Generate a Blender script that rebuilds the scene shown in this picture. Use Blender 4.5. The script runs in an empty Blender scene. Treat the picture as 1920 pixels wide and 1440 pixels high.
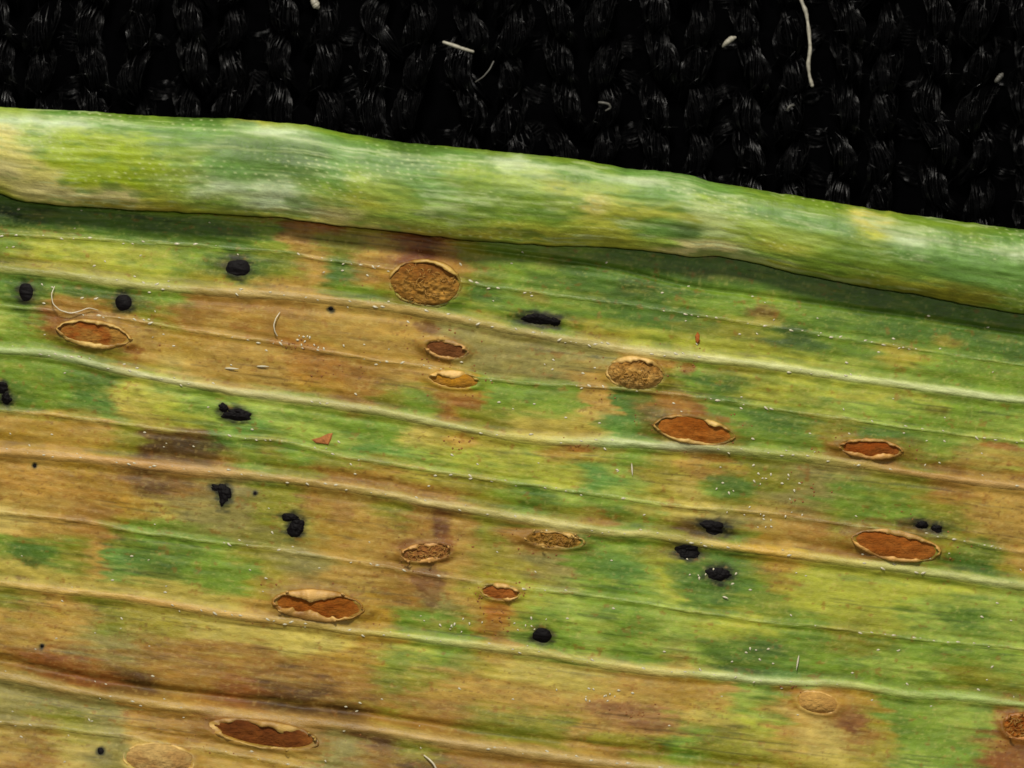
import bpy, math, random
import numpy as np

# ------------------------------------------------------------------ scene, camera, light
# 1 Blender unit = 1 mm.  The leaf is laid out on its own plane with a working unit of 1/160 mm.
sc = bpy.context.scene
col = sc.collection
sc.unit_settings.system = 'METRIC'
sc.unit_settings.scale_length = 0.001
CAM_H = 50.0
cam_data = bpy.data.cameras.new('camera'); cam = bpy.data.objects.new('camera', cam_data); col.objects.link(cam)
cam.location = (0, 0, CAM_H)
cam_data.sensor_width = 36.0; cam_data.lens = 36.0 * CAM_H / 12.0
cam_data.clip_start = 1.0; cam_data.clip_end = 500.0
cam_data.dof.use_dof = True; cam_data.dof.focus_distance = CAM_H - 0.06; cam_data.dof.aperture_fstop = 0.085
sc.camera = cam
w = bpy.data.worlds.new('World'); sc.world = w; w.use_nodes = True
w.node_tree.nodes['Background'].inputs[0].default_value = (1.0, 0.95, 0.88, 1)
w.node_tree.nodes['Background'].inputs[1].default_value = 0.085

def lamp(name, loc, target, size, energy, color):
    d = bpy.data.lights.new(name, 'AREA'); d.shape = 'DISK'; d.size = size; d.energy = energy; d.color = color
    o = bpy.data.objects.new(name, d); col.objects.link(o); o.location = loc
    v = np.array(target, float) - np.array(loc, float)
    o.rotation_euler = (math.atan2(math.hypot(v[0], v[1]), -v[2]), 0, math.atan2(v[0], -v[1]) + math.pi)
    from mathutils import Vector
    o.rotation_euler = Vector(v).to_track_quat('-Z', 'Y').to_euler()
    return o
lamp('desk_lamp', (-4, 35, 36), (0, -0.3, 0), 10, 29000, (1.0, 0.95, 0.86))
lamp('phone_light', (4.5, 2.5, 52), (0, -0.5, 0), 2.0, 6400, (1.0, 0.97, 0.92))
sc.view_settings.view_transform = 'Standard'; sc.view_settings.look = 'None'
sc.view_settings.gamma = 1; sc.view_settings.exposure = 0.05; sc.view_settings.use_curve_mapping = False
sc.cycles.use_denoising = True
sc.cycles.filter_width = 1.6
sc.cycles.max_bounces = 5

# ------------------------------------------------------------------ helpers
S = 160.0
def wx(u): return (np.asarray(u, float) - 960.0) / S
def wy(v): return (720.0 - np.asarray(v, float)) / S
_rs = np.random.RandomState(7)
_LAT = _rs.rand(16, 256, 256)
def vnoise(x, y, seed=0):
    """smooth value noise in 0..1"""
    L = _LAT[seed % 16]; x = np.asarray(x, float) + seed * 17.3; y = np.asarray(y, float) + seed * 9.1
    xi = np.floor(x); yi = np.floor(y); fx = x - xi; fy = y - yi
    fx = fx * fx * (3 - 2 * fx); fy = fy * fy * (3 - 2 * fy)
    a = xi.astype(int) & 255; b = (a + 1) & 255; c = yi.astype(int) & 255; d = (c + 1) & 255
    return (L[c, a] * (1 - fx) + L[c, b] * fx) * (1 - fy) + (L[d, a] * (1 - fx) + L[d, b] * fx) * fy
def fbm(x, y, seed=0, n=3):
    t = 0; a = 1; s = 0
    for k in range(n):
        t = t + a * vnoise(np.asarray(x) * 2 ** k, np.asarray(y) * 2 ** k, seed + 3 * k); s += a; a *= 0.55
    return t / s * 2 - 1          # -1..1
def sstep(x): x = np.clip(x, 0, 1); return x * x * (3 - 2 * x)
def lin(c):
    c = np.clip(np.asarray(c, float) / 255.0, 0, 1)
    return np.where(c <= 0.04045, c / 12.92, ((c + 0.055) / 1.055) ** 2.4)
def pig(c):
    c = lin(c); l = (c * np.array((.3, .59, .11))).sum(-1, keepdims=True)
    return np.clip(l + 1.04 * (c - l), 0.0015, 1) * np.array((.90, .885, .76))
XD = np.arange(-700, 2700, 4.0)
def curve(pts, smooth=22.0):
    p = np.array(pts, float)
    def ex(xq):
        y = np.interp(xq, p[:, 0], p[:, 1])
        s0 = (p[1, 1] - p[0, 1]) / (p[1, 0] - p[0, 0]); s1 = (p[-1, 1] - p[-3, 1]) / (p[-1, 0] - p[-3, 0])
        s0 = min(max(s0, 0.02), 0.12); s1 = min(max(s1, 0.05), 0.15)
        y = np.where(xq < p[0, 0], p[0, 1] + (xq - p[0, 0]) * s0, y)
        return np.where(xq > p[-1, 0], p[-1, 1] + (xq - p[-1, 0]) * s1, y)
    k = np.arange(-20, 21) * 4.0; g = np.exp(-0.5 * (k / smooth) ** 2); g /= g.sum()
    xe = np.arange(-780, 2780, 4.0)
    ys = np.convolve(ex(xe), g, 'valid')
    return ys[:len(XD)] if len(ys) >= len(XD) else np.pad(ys, (0, len(XD) - len(ys)), 'edge')
def cev(c, x): return np.interp(x, XD, c)

def new_obj(name, verts, faces, mat, parent=None, smooth=True, colors=None, uv=None):
    me = bpy.data.meshes.new(name)
    verts = np.asarray(verts, np.float32)
    if isinstance(faces, np.ndarray):
        n, k = faces.shape
        me.vertices.add(len(verts)); me.vertices.foreach_set('co', verts.ravel())
        me.loops.add(n * k); me.loops.foreach_set('vertex_index', faces.astype(np.int32).ravel())
        me.polygons.add(n); me.polygons.foreach_set('loop_start', np.arange(0, n * k, k, dtype=np.int32))
        me.update(calc_edges=True)
    else:
        me.from_pydata(verts.tolist(), [], faces)
    if smooth: me.polygons.foreach_set('use_smooth', np.ones(len(me.polygons), bool))
    if colors is not None:
        a = me.attributes.new('pigment', 'FLOAT_COLOR', 'POINT')
        c4 = np.ones((len(verts), 4), np.float32); c4[:, :3] = colors; a.data.foreach_set('color', c4.ravel())
    if uv is not None:
        a = me.attributes.new('grain', 'FLOAT_VECTOR', 'POINT')
        v3 = np.zeros((len(verts), 3), np.float32); v3[:, :2] = uv; a.data.foreach_set('vector', v3.ravel())
    me.materials.append(mat)
    o = bpy.data.objects.new(name, me); col.objects.link(o)
    if parent is not None: o.parent = parent
    return o
def gridfaces(nr, nc, closed=False):
    i = np.arange(nr - 1)[:, None]; jn = nc if closed else nc - 1; j = np.arange(jn)[None, :]
    a = i * nc + j; b = i * nc + (j + 1) % nc
    return np.stack([a, b, b + nc, a + nc], -1).reshape(-1, 4)

class NT:
    def __init__(s, name):
        s.m = bpy.data.materials.new(name); s.m.use_nodes = True; s.t = s.m.node_tree; s.t.nodes.clear()
        s.out = s.n('ShaderNodeOutputMaterial'); s.b = s.n('ShaderNodeBsdfPrincipled')
        s.l(s.b.outputs[0], s.out.inputs[0])
    def n(s, kind, **kw):
        x = s.t.nodes.new(kind)
        for k, v in kw.items(): setattr(x, k, v)
        return x
    def l(s, a, b): s.t.links.new(a, b)
    def math(s, op, a, b=None, c=None):
        x = s.n('ShaderNodeMath', operation=op)
        for i, v in enumerate((a, b, c)):
            if v is None: continue
            if hasattr(v, 'links'): s.l(v, x.inputs[i])
            else: x.inputs[i].default_value = v
        return x.outputs[0]
    def noise(s, vec, scale, detail=3, rough=0.55, map_scale=None):
        if map_scale is not None:
            mp = s.n('ShaderNodeMapping'); mp.inputs['Scale'].default_value = map_scale; s.l(vec, mp.inputs[0]); vec = mp.outputs[0]
        x = s.n('ShaderNodeTexNoise'); x.inputs['Scale'].default_value = scale
        x.inputs['Detail'].default_value = detail; x.inputs['Roughness'].default_value = rough
        s.l(vec, x.inputs['Vector']); return x.outputs['Fac']
    def bump(s, h, strength, dist):
        x = s.n('ShaderNodeBump'); x.inputs['Strength'].default_value = strength; x.inputs['Distance'].default_value = dist
        s.l(h, x.inputs['Height']); s.l(x.outputs[0], s.b.inputs['Normal'])

def pigment_mat(name, rough, spec, grain_amt, bump_d, coat=0.0, sss=0.0):
    """leaf tissue: the pigment of each spot, fine grain running along the veins, waxy relief"""
    t = NT(name)
    pc = t.n('ShaderNodeAttribute', attribute_name='pigment'); gv = t.n('ShaderNodeAttribute', attribute_name='grain')
    n1 = t.noise(gv.outputs['Vector'], 1.0, 4, 0.6, (7.0, 60.0, 1.0))
    n2 = t.noise(gv.outputs['Vector'], 1.0, 3, 0.6, (34.0, 58.0, 1.0))
    n3 = t.noise(gv.outputs['Vector'], 1.0, 4, 0.6, (3.0, 6.0, 1.0))
    f = t.math('ADD', t.math('MULTIPLY', t.math('SUBTRACT', n1, 0.5), grain_amt), 1.0)
    f = t.math('ADD', f, t.math('MULTIPLY', t.math('SUBTRACT', n2, 0.5), grain_amt * 0.9))
    f = t.math('ADD', f, t.math('MULTIPLY', t.math('SUBTRACT', n3, 0.5), grain_amt * 0.6))
    m = t.n('ShaderNodeVectorMath', operation='SCALE'); t.l(pc.outputs['Color'], m.inputs[0]); t.l(f, m.inputs['Scale'])
    t.l(m.outputs[0], t.b.inputs['Base Color'])
    r = t.math('ADD', t.math('MULTIPLY', n2, 0.35), rough - 0.17); t.l(r, t.b.inputs['Roughness'])
    t.b.inputs['Specular IOR Level'].default_value = spec
    if coat: t.b.inputs['Coat Weight'].default_value = coat; t.b.inputs['Coat Roughness'].default_value = 0.35
    if sss:
        t.b.inputs['Subsurface Weight'].default_value = sss; t.b.inputs['Subsurface Radius'].default_value = (0.06, 0.05, 0.02)
        t.b.inputs['Subsurface Scale'].default_value = 1.0
    h = t.math('ADD', t.math('MULTIPLY', n1, 0.6), t.math('MULTIPLY', n2, 1.2))
    t.bump(h, 0.55, bump_d)
    return t.m
def plain_mat(name, c, rough, spec=0.5, noise_scale=30.0, amt=0.3, bump_d=0.0, sheen=0.0):
    t = NT(name); tc = t.n('ShaderNodeTexCoord')
    nz = t.noise(tc.outputs['Object'], noise_scale, 4, 0.6)
    mr = t.n('ShaderNodeMapRange'); t.l(nz, mr.inputs[0]); mr.inputs[1].default_value = 0.25; mr.inputs[2].default_value = 0.75
    mx = t.n('ShaderNodeMix', data_type='RGBA'); t.l(mr.outputs[0], mx.inputs[0])
    c = np.array(c, float)
    mx.inputs[6].default_value = (*np.clip(c * (1 - amt), 0, 1), 1); mx.inputs[7].default_value = (*np.clip(c * (1 + amt), 0, 1), 1)
    t.l(mx.outputs[2], t.b.inputs['Base Color']); t.b.inputs['Roughness'].default_value = rough
    t.b.inputs['Specular IOR Level'].default_value = spec
    if bump_d: t.bump(nz, 0.6, bump_d)
    return t.m

M_LEAF = pigment_mat('leaf_tissue', 0.50, 0.20, 0.34, 0.006)
M_ROLL = pigment_mat('leaf_underside', 0.48, 0.42, 0.50, 0.009)
M_VEIN = pigment_mat('vein_tissue', 0.48, 0.40, 0.55, 0.009)
M_SPORE = pigment_mat('rust_spores', 0.85, 0.12, 0.9, 0.02)
M_RIM = pigment_mat('torn_epidermis', 0.5, 0.45, 0.40, 0.008)
M_BLACK = plain_mat('black_crust', (0.0035, 0.0026, 0.0028), 0.6, 0.09, 40, 0.4, 0.006)
M_HAIR = plain_mat('pale_hair', (0.60, 0.54, 0.38), 0.30, 0.6, 20, 0.15)
M_PRICK = plain_mat('pale_prickle', (0.50, 0.46, 0.31), 0.30, 0.6, 20, 0.1)
M_LINT = plain_mat('pale_lint', (0.27, 0.255, 0.20), 0.5, 0.4, 14, 0.45)
M_LINTD = plain_mat('grey_lint', (0.075, 0.072, 0.062), 0.5, 0.4, 14, 0.4)
M_YARN = plain_mat('black_yarn', (0.0020, 0.0020, 0.0022), 0.36, 0.2, 9, 0.5)
def _glints():       # only some filaments are glossy
    nt = M_YARN.node_tree; b = nt.nodes['Principled BSDF']; tc = nt.nodes.new('ShaderNodeTexCoord'); nz = nt.nodes.new('ShaderNodeTexNoise'); nz.inputs['Scale'].default_value = 7.0; nz.inputs['Detail'].default_value = 2
    mr = nt.nodes.new('ShaderNodeMapRange'); mr.inputs[1].default_value = .50; mr.inputs[2].default_value = .66; mr.inputs[3].default_value = .03; mr.inputs[4].default_value = .65
    nt.links.new(tc.outputs['Object'], nz.inputs['Vector']); nt.links.new(nz.outputs['Fac'], mr.inputs[0]); nt.links.new(mr.outputs[0], b.inputs['Specular IOR Level'])
_glints()
M_CLOTH = plain_mat('black_cloth', (0.0007, 0.0007, 0.0008), 0.9, 0.0, 5, 0.4)

# ------------------------------------------------------------------ the course of the veins (edges of the lanes of tissue)
U_EDGE = curve([(0,203),(120,208),(300,220),(450,225),(590,238),(640,250),(750,268),(900,282),(1060,297),(1180,318),(1290,328),(1330,342),(1450,362),(1560,380),(1640,395),(1750,410),(1860,425),(1920,432)], 12)
LIP = curve([(-120,330),(0,362),(40,378),(130,388),(250,395),(400,402),(540,410),(640,425),(760,437),(860,450),(1000,460),(1150,465),(1250,475),(1300,484),(1340,480),(1420,495),(1500,515),(1600,535),(1700,550),(1800,570),(1920,590)], 10)
VP = [
 [(0,385),(400,412),(700,441),(860,463),(1000,480),(1150,502),(1300,540),(1500,565),(1700,592),(1920,625)],
 [(0,440),(300,455),(500,470),(700,500),(860,528),(1000,548),(1200,575),(1400,605),(1560,630),(1720,655),(1920,685)],
 [(0,503),(120,515),(250,533),(400,545),(500,552),(600,560),(700,570),(800,588),(900,605),(1000,625),(1100,643),(1200,658),(1300,670),(1400,680),(1500,693),(1600,710),(1700,722),(1800,735),(1920,750)],
 [(0,572),(100,583),(250,600),(350,620),(500,640),(560,650),(700,675),(820,690),(900,710),(1000,720),(1100,724),(1240,737),(1400,757),(1500,775),(1600,787),(1700,801),(1800,815),(1920,828)],
 [(0,655),(80,660),(150,675),(200,690),(300,710),(400,727),(500,742),(600,755),(700,768),(780,785),(850,800),(950,820),(1050,827),(1150,827),(1250,836),(1400,845),(1500,856),(1600,870),(1700,885),(1800,900),(1920,912)],
 [(0,768),(100,778),(200,790),(300,805),(400,815),(480,822),(560,832),(620,850),(700,866),(800,880),(950,905),(1100,925),(1200,940),(1300,953),(1440,960),(1520,975),(1640,990),(1760,1005),(1880,1030),(1920,1037)],
 [(0,845),(120,855),(250,870),(350,880),(450,890),(550,900),(640,912),(750,932),(850,950),(950,967),(1050,985),(1150,997),(1250,1006),(1350,1021),(1450,1036),(1550,1048),(1650,1060),(1750,1075),(1850,1090),(1920,1098)],
 [(0,960),(100,970),(200,985),(270,1000),(350,1010),(450,1020),(520,1030),(640,1050),(760,1070),(880,1090),(1000,1105),(1100,1114),(1200,1130),(1300,1148),(1440,1165),(1600,1183),(1700,1197),(1920,1217)],
 [(0,1092),(100,1105),(200,1115),(300,1130),(400,1148),(500,1161),(640,1180),(750,1190),(850,1205),(950,1216),(1050,1230),(1150,1248),(1250,1260),(1350,1268),(1430,1275),(1560,1280),(1640,1290),(1700,1302),(1800,1306),(1920,1321)],
 [(0,1262),(100,1282),(200,1302),(300,1317),(400,1328),(500,1341),(600,1352),(700,1364),(800,1380),(900,1395),(1000,1407),(1100,1420),(1200,1432),(1300,1442),(1500,1470),(1920,1530)],
 [(0,1350),(100,1360),(200,1372),(400,1402),(640,1450),(1000,1510),(1500,1590),(1920,1650)],
 [(0,1560),(640,1640),(1000,1690),(1500,1760),(1920,1820)],
]
BND = [LIP] + [curve(p) for p in VP]            # lane edges, s = 0 .. 12
for k in range(1, len(BND)):
    if k != 1: BND[k] = BND[k] + 2.5 * fbm(XD / 70.0, XD * 0 + k * 3.1, 2)
    BND[k] = np.maximum(BND[k], BND[k - 1] + 6)
# strength, half width (units), ridge height (mm) of the vein at each lane edge
VEIN = {1: (.0, 7, .008), 2: (.22, 5, .008), 3: (.98, 10, .025), 4: (.34, 5, .010), 5: (.98, 9.5, .024), 6: (.42, 5.5, .012),
        7: (.98, 11, .032), 8: (.40, 5.5, .012), 9: (.92, 9.5, .021), 10: (.82, 13, .040), 11: (.40, 7, .018)}
def s_of(px, py):
    s = np.full(np.shape(px), -1.0); prev = None
    for k in range(len(BND)):
        b = cev(BND[k], px)
        if k == 0: s = np.where(py >= b, 0.0, (py - b) / 60.0)
        else: s = np.where(py >= prev, (k - 1) + np.clip((py - prev) / (b - prev), 0, 1), s)
        prev = b
    return s
def y_of(px, s):
    k = np.clip(np.floor(s).astype(int), 0, len(BND) - 2); out = np.zeros(np.shape(px))
    for q in range(len(BND) - 1):
        m = k == q
        if m.any():
            a = cev(BND[q], px[m]); b = cev(BND[q + 1], px[m]); out[m] = a + (b - a) * np.maximum(s[m] - q, 0)
    neg = s < 0
    if neg.any(): out[neg] = cev(LIP, px[neg]) + s[neg] * 60.0
    return out

# ------------------------------------------------------------------ pigments of the tissue, lane by lane
PAL = dict(dg=(52,76,24), fg=(74,104,36), g=(110,137,46), bg=(98,136,62), lg=(144,165,72), yg=(160,165,64), ol=(122,122,38),
           yo=(150,140,54), y=(178,163,82), t=(166,134,66), lt=(186,164,94), b=(144,108,48), rb=(124,76,32), db=(84,58,24),
           vy=(140,160,34), gr=(134,126,72), o=(158,126,48), wx=(168,184,140))
def row(txt):
    it = txt.split(); return np.array([float(a) for a in it[::2]]), np.array([PAL[a] for a in it[1::2]], float)
LANES = [(s, row(r)) for s, r in [
 (0.3, "0 fg 150 fg 380 g 520 ol 560 t 700 yo 770 rb 835 b 870 ol 950 g 1280 fg 1500 fg 1920 fg"),  # here and next row: dark green at right includes rolled edge's shadow, painted
 (1.5, "0 dg 200 fg 420 fg 520 g 560 t 640 ol 700 t 760 rb 820 b 880 ol 960 g 1100 fg 1200 fg 1400 g 1700 fg 1920 fg"),
 (2.3, "0 g 100 yg 250 yg 400 g 450 fg 520 ol 590 t 640 fg 720 b 850 ol 890 fg 1000 g 1100 g 1200 fg 1400 ol 1480 dg 1600 g 1700 yo 1780 g 1920 g"),
 (2.8, "0 ol 100 yo 250 yg 320 yg 380 ol 450 yo 520 t 600 t 660 g 760 ol 870 g 940 yg 1000 fg 1060 g 1110 yo 1250 yg 1500 yg 1600 lg 1800 g 1920 g"),
 (3.25, "0 fg 100 g 200 fg 280 g 330 g 365 b 500 b 640 t 760 t 850 gr 950 gr 1130 gr 1160 b 1250 b 1300 g 1400 ol 1500 yg 1700 yg 1800 g 1920 g"),
 (3.7, "0 g 60 g 100 b 240 b 280 ol 350 b 420 t 500 b 620 t 760 t 800 b 880 gr 1000 gr 1120 t 1240 ol 1270 g 1340 fg 1450 yg 1600 lg 1800 g 1920 lg"),
 (4.25, "0 lg 50 g 100 rb 160 b 240 t 330 o 420 t 520 t 600 b 700 b 780 t 880 o 905 g 1060 g 1085 t 1130 t 1150 fg 1250 b 1290 b 1340 g 1450 fg 1560 ol 1640 fg 1750 g 1830 lg 1920 lg"),
 (4.75, "0 g 80 g 190 ol 260 t 330 lt 430 t 520 t 600 o 680 b 730 ol 800 g 860 b 900 ol 970 y 1100 y 1140 bg 1210 fg 1300 b 1400 g 1480 g 1570 ol 1650 b 1720 ol 1800 b 1860 t 1920 b"),
 (5.25, "0 g 100 g 200 fg 260 yg 330 lg 400 g 500 lg 600 g 740 g 790 y 880 yo 1000 yg 1070 o 1120 yo 1200 g 1260 yo 1330 t 1400 ol 1550 gr 1700 ol 1780 b 1850 t 1920 t"),
 (5.65, "0 fg 80 g 200 bg 255 y 330 yg 400 lg 470 bg 560 lg 640 lg 720 bg 800 lg 900 yg 1050 yg 1110 bg 1170 lg 1240 yo 1300 y 1400 ol 1500 gr 1600 g 1700 g 1780 ol 1850 t 1920 t"),
 (6.2, "0 t 90 o 170 t 250 ol 290 db 350 db 400 fg 450 g 520 ol 580 g 640 ol 720 o 800 yo 880 ol 950 g 1000 fg 1070 lg 1150 g 1210 lg 1280 y 1340 gr 1450 t 1520 b 1600 ol 1680 g 1750 ol 1830 yo 1920 t"),
 (6.7, "0 o 120 t 240 ol 290 db 370 db 420 b 500 g 560 ol 640 b 740 b 840 b 910 ol 980 g 1060 ol 1130 b 1180 g 1260 ol 1310 db 1370 g 1430 o 1480 t 1560 b 1620 b 1720 g 1790 fg 1840 fg 1890 yo 1920 t"),
 (7.2, "0 b 60 t 180 o 230 b 290 db 350 b 450 gr 550 ol 600 b 660 t 750 ol 790 b 850 b 900 ol 1000 b 1060 b 1100 fg 1170 g 1260 ol 1330 fg 1400 ol 1450 o 1530 yg 1650 yg 1750 yg 1920 lg"),
 (7.6, "0 t 100 t 180 b 230 o 290 y 350 gr 440 gr 530 ol 600 o 700 t 780 b 850 t 930 yo 1050 gr 1100 g 1170 bg 1250 yg 1300 fg 1360 fg 1410 g 1500 yg 1650 yg 1760 lg 1830 lg 1920 lg"),
 (8.12, "0 lt 80 t 180 b 230 ol 260 g 400 g 460 ol 550 gr 650 t 750 b 800 b 850 t 900 yo 980 yg 1050 lg 1150 g 1250 lg 1400 yg 1500 g 1600 ol 1700 g 1780 g 1920 lg"),
 (8.45, "0 g 70 fg 110 g 150 ol 190 t 225 bg 300 fg 380 g 450 g 490 yo 560 t 680 o 780 b 830 gr 870 t 930 o 970 yo 1040 g 1100 lg 1180 g 1280 lg 1400 g 1550 g 1700 lg 1800 ol 1920 lg"),
 (8.85, "0 y 150 y 300 y 430 y 500 t 650 o 720 o 780 g 870 g 920 o 950 t 1000 lg 1080 g 1140 lg 1200 g 1270 y 1320 lg 1370 fg 1470 bg 1560 g 1700 g 1920 ol"),
 (9.15, "0 ol 120 t 200 ol 260 yo 330 yo 420 y 600 y 690 o 760 yg 830 g 890 yo 960 y 1100 y 1200 t 1290 o 1350 t 1400 lg 1460 g 1500 o 1560 b 1640 o 1690 g 1850 lg 1900 b"),
 (9.45, "0 t 100 t 200 gr 280 b 400 b 600 b 680 b 750 ol 850 t 1000 t 1150 t 1250 t 1330 y 1410 yg 1450 t 1530 lt 1590 b 1640 yo 1690 g 1800 g 1880 rb 1940 rb"),
 (9.8, "0 b 100 rb 200 rb 280 db 350 b 450 rb 540 db 640 db 760 b 850 b 950 ol 1050 ol 1100 t 1170 b 1220 ol 1260 g 1330 ol 1450 yo 1560 y 1640 yo 1720 lg 1800 g 1870 rb 1920 b"),
 (10.2, "0 gr 100 gr 220 gr 270 b 330 b 430 rb 550 b 640 gr 700 db 780 ol 850 b 1000 b 1150 t 1300 ol 1450 yg 1600 ol 1750 g 1920 yg"),
 (10.75, "0 gr 120 ol 230 gr 280 t 350 b 430 t 560 t 640 gr 720 b 800 db 900 b 1000 t 1150 ol 1300 ol 1400 b 1600 g 1920 yg"),
 (11.4, "0 t 60 b 150 lt 220 gr 300 lt 400 t 500 o 640 t 720 b 1000 b 1300 ol 1600 g 1920 yg"),
]]
VCOL = {3: [(0,(140,142,78)),(300,(152,150,92)),(420,(165,145,92)),(600,(166,140,84)),(800,(168,145,85)),(1000,(170,155,98)),(1200,(182,172,122)),(1400,(186,190,135)),(1920,(190,202,152))],
        5: [(0,(165,182,132)),(200,(170,176,140)),(400,(178,172,125)),(700,(168,166,112)),(850,(175,178,120)),(1000,(182,172,92)),(1150,(186,200,152)),(1300,(166,166,130)),(1450,(160,168,92)),(1700,(168,132,78)),(1920,(184,152,98))],
        7: [(0,(182,146,86)),(300,(168,132,84)),(600,(172,148,88)),(800,(178,164,110)),(1100,(188,182,120)),(1280,(178,168,98)),(1440,(194,158,78)),(1600,(188,182,112)),(1750,(184,188,126)),(1920,(182,188,130))],
        9: [(0,(190,164,94)),(300,(184,148,84)),(500,(178,148,84)),(700,(182,168,94)),(800,(182,192,126)),(1000,(194,178,108)),(1200,(194,182,112)),(1400,(186,198,146)),(1600,(172,182,112)),(1800,(164,188,116)),(1920,(168,192,126))],
        10: [(0,(168,142,84)),(200,(152,128,70)),(350,(178,152,88)),(600,(160,126,68)),(800,(178,152,98)),(1200,(172,148,98)),(1920,(160,156,82))]}
# spots of pigment: centre, radii, colour, strength  (stains, green islands round infections, browned tissue)
SPOTS = [
 (1370,912,44,22,(62,108,56),.85),(1330,915,22,14,(110,150,70),.5),(1810,1160,48,20,(66,104,44),.85),(1410,1225,80,32,(80,116,60),.8),(1440,1215,40,14,(52,88,56),.7),
 (1165,962,40,15,(72,108,34),.8),(1000,945,26,12,(62,94,36),.8),(60,1035,52,20,(66,104,48),.85),(58,1056,16,9,(50,74,20),.8),(300,1025,80,26,(86,124,58),.6),(330,1030,50,12,(70,104,40),.5),
 (1180,1225,36,14,(88,124,56),.7),(1200,1180,30,10,(80,120,52),.5),(1280,1075,34,20,(62,104,58),.6),(1345,1080,62,36,(70,108,52),.85),
 (447,502,62,28,(50,82,24),.85),(525,492,40,20,(66,98,30),.6),(50,548,40,34,(46,78,28),.85),(160,545,70,14,(56,88,26),.8),(235,560,60,22,(62,90,24),.7),(1018,600,66,22,(62,88,26),.8),
 (437,778,46,20,(96,134,60),.5),(15,748,40,24,(80,108,40),.7),(420,925,60,22,(112,100,52),.5),(555,985,44,30,(132,132,60),.5),(1335,992,50,20,(84,70,26),.7),(1287,1035,36,18,(86,80,36),.6),
 (1017,1191,46,30,(92,132,54),.7),(1738,990,52,22,(66,76,26),.7),(1835,1030,50,22,(74,112,50),.7),
 (345,838,70,20,(70,52,20),.8),(300,905,60,18,(96,70,30),.7),(330,870,40,12,(110,70,40),.5),(150,930,100,18,(172,130,58),.4),
 (828,985,17,34,(98,62,30),1.0),(785,1032,46,20,(134,86,46),.95),(828,1030,24,24,(126,80,44),.95),(803,1085,30,34,(112,78,42),1.0),(812,1120,14,24,(130,100,58),.8),
 (935,1146,28,26,(156,96,34),.8),(930,1172,18,14,(150,100,40),.6),(780,482,42,20,(98,52,18),.92),(800,448,34,16,(102,60,26),.9),(590,424,60,12,(136,76,34),.7),(560,440,30,20,(140,100,44),.6),
 (1435,588,34,13,(100,70,30),.8),(1440,603,34,10,(150,142,66),.8),(1775,640,34,12,(150,130,52),.7),(1290,690,14,12,(136,80,30),.7),(1310,788,60,16,(110,74,28),.5),(1230,790,34,26,(84,82,26),.7),
 (1270,750,34,18,(150,104,44),.6),(1310,770,16,12,(130,76,30),.6),(880,754,34,12,(126,80,34),.8),(840,745,30,10,(140,96,44),.6),(1085,838,34,10,(160,96,44),.7),(865,828,30,10,(176,136,64),.7),
 (800,614,24,12,(96,62,26),.8),(1345,858,30,9,(132,88,34),.7),(1205,958,40,12,(150,120,50),.5),(1880,835,36,8,(140,80,36),.8),(1592,1348,30,22,(112,70,34),.95),(1590,1346,16,12,(92,52,26),.8),(1545,1325,70,30,(180,142,80),.5),
 (1480,1290,30,14,(160,104,40),.6),(1905,1362,40,36,(126,68,24),.9),(1190,1340,90,22,(146,104,62),.75),(1170,1325,70,10,(118,78,44),.5),(1220,1360,36,12,(120,80,44),.6),(1150,1385,60,14,(112,138,44),.6),
 (1365,1075,20,12,(44,70,28),.5),(250,655,20,9,(120,70,24),.7),(560,645,50,10,(160,104,44),.6),(600,690,70,26,(150,100,42),.5),(100,620,20,14,(140,90,44),.5),(205,1180,30,10,(112,122,40),.6),
 (755,1230,50,18,(136,146,62),.6),(865,1245,26,20,(128,130,56),.6),(245,1222,50,6,(128,92,36),.6),(1450,630,20,8,(130,150,60),.5),(1190,540,36,20,(46,70,26),.7),(1000,555,30,12,(140,110,48),.5),(1360,520,60,12,(60,80,30),.4),
 (1570,660,20,12,(84,110,30),.6),(1755,770,26,9,(100,96,32),.7),(1500,745,30,14,(86,112,46),.6),(1440,1030,40,9,(206,164,52),.6),(920,510,40,12,(108,116,52),.5),(740,470,30,14,(150,116,54),.5),
 (1700,840,40,20,(128,112,44),.5),(1870,850,70,22,(160,122,58),.6),(1580,840,40,26,(132,84,34),.6),(1620,1010,60,30,(130,96,40),.6),(1720,985,40,14,(70,60,24),.6),(640,960,24,30,(150,110,66),.4),
 (260,740,60,22,(176,168,80),.6),(120,720,70,12,(84,112,40),.5),(60,900,70,24,(184,136,66),.5),(280,1190,60,16,(132,124,48),.4),(140,830,90,12,(172,136,60),.5),(640,930,60,14,(128,110,46),.5),
]
SPOTS = [(x, y, rx, ry, (c[0] + 8, c[1], c[2] * .74) if c[1] > c[0] + 12 else c, st * (.88 if c[1] > c[0] + 12 else 1)) for x, y, rx, ry, c, st in SPOTS]
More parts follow.
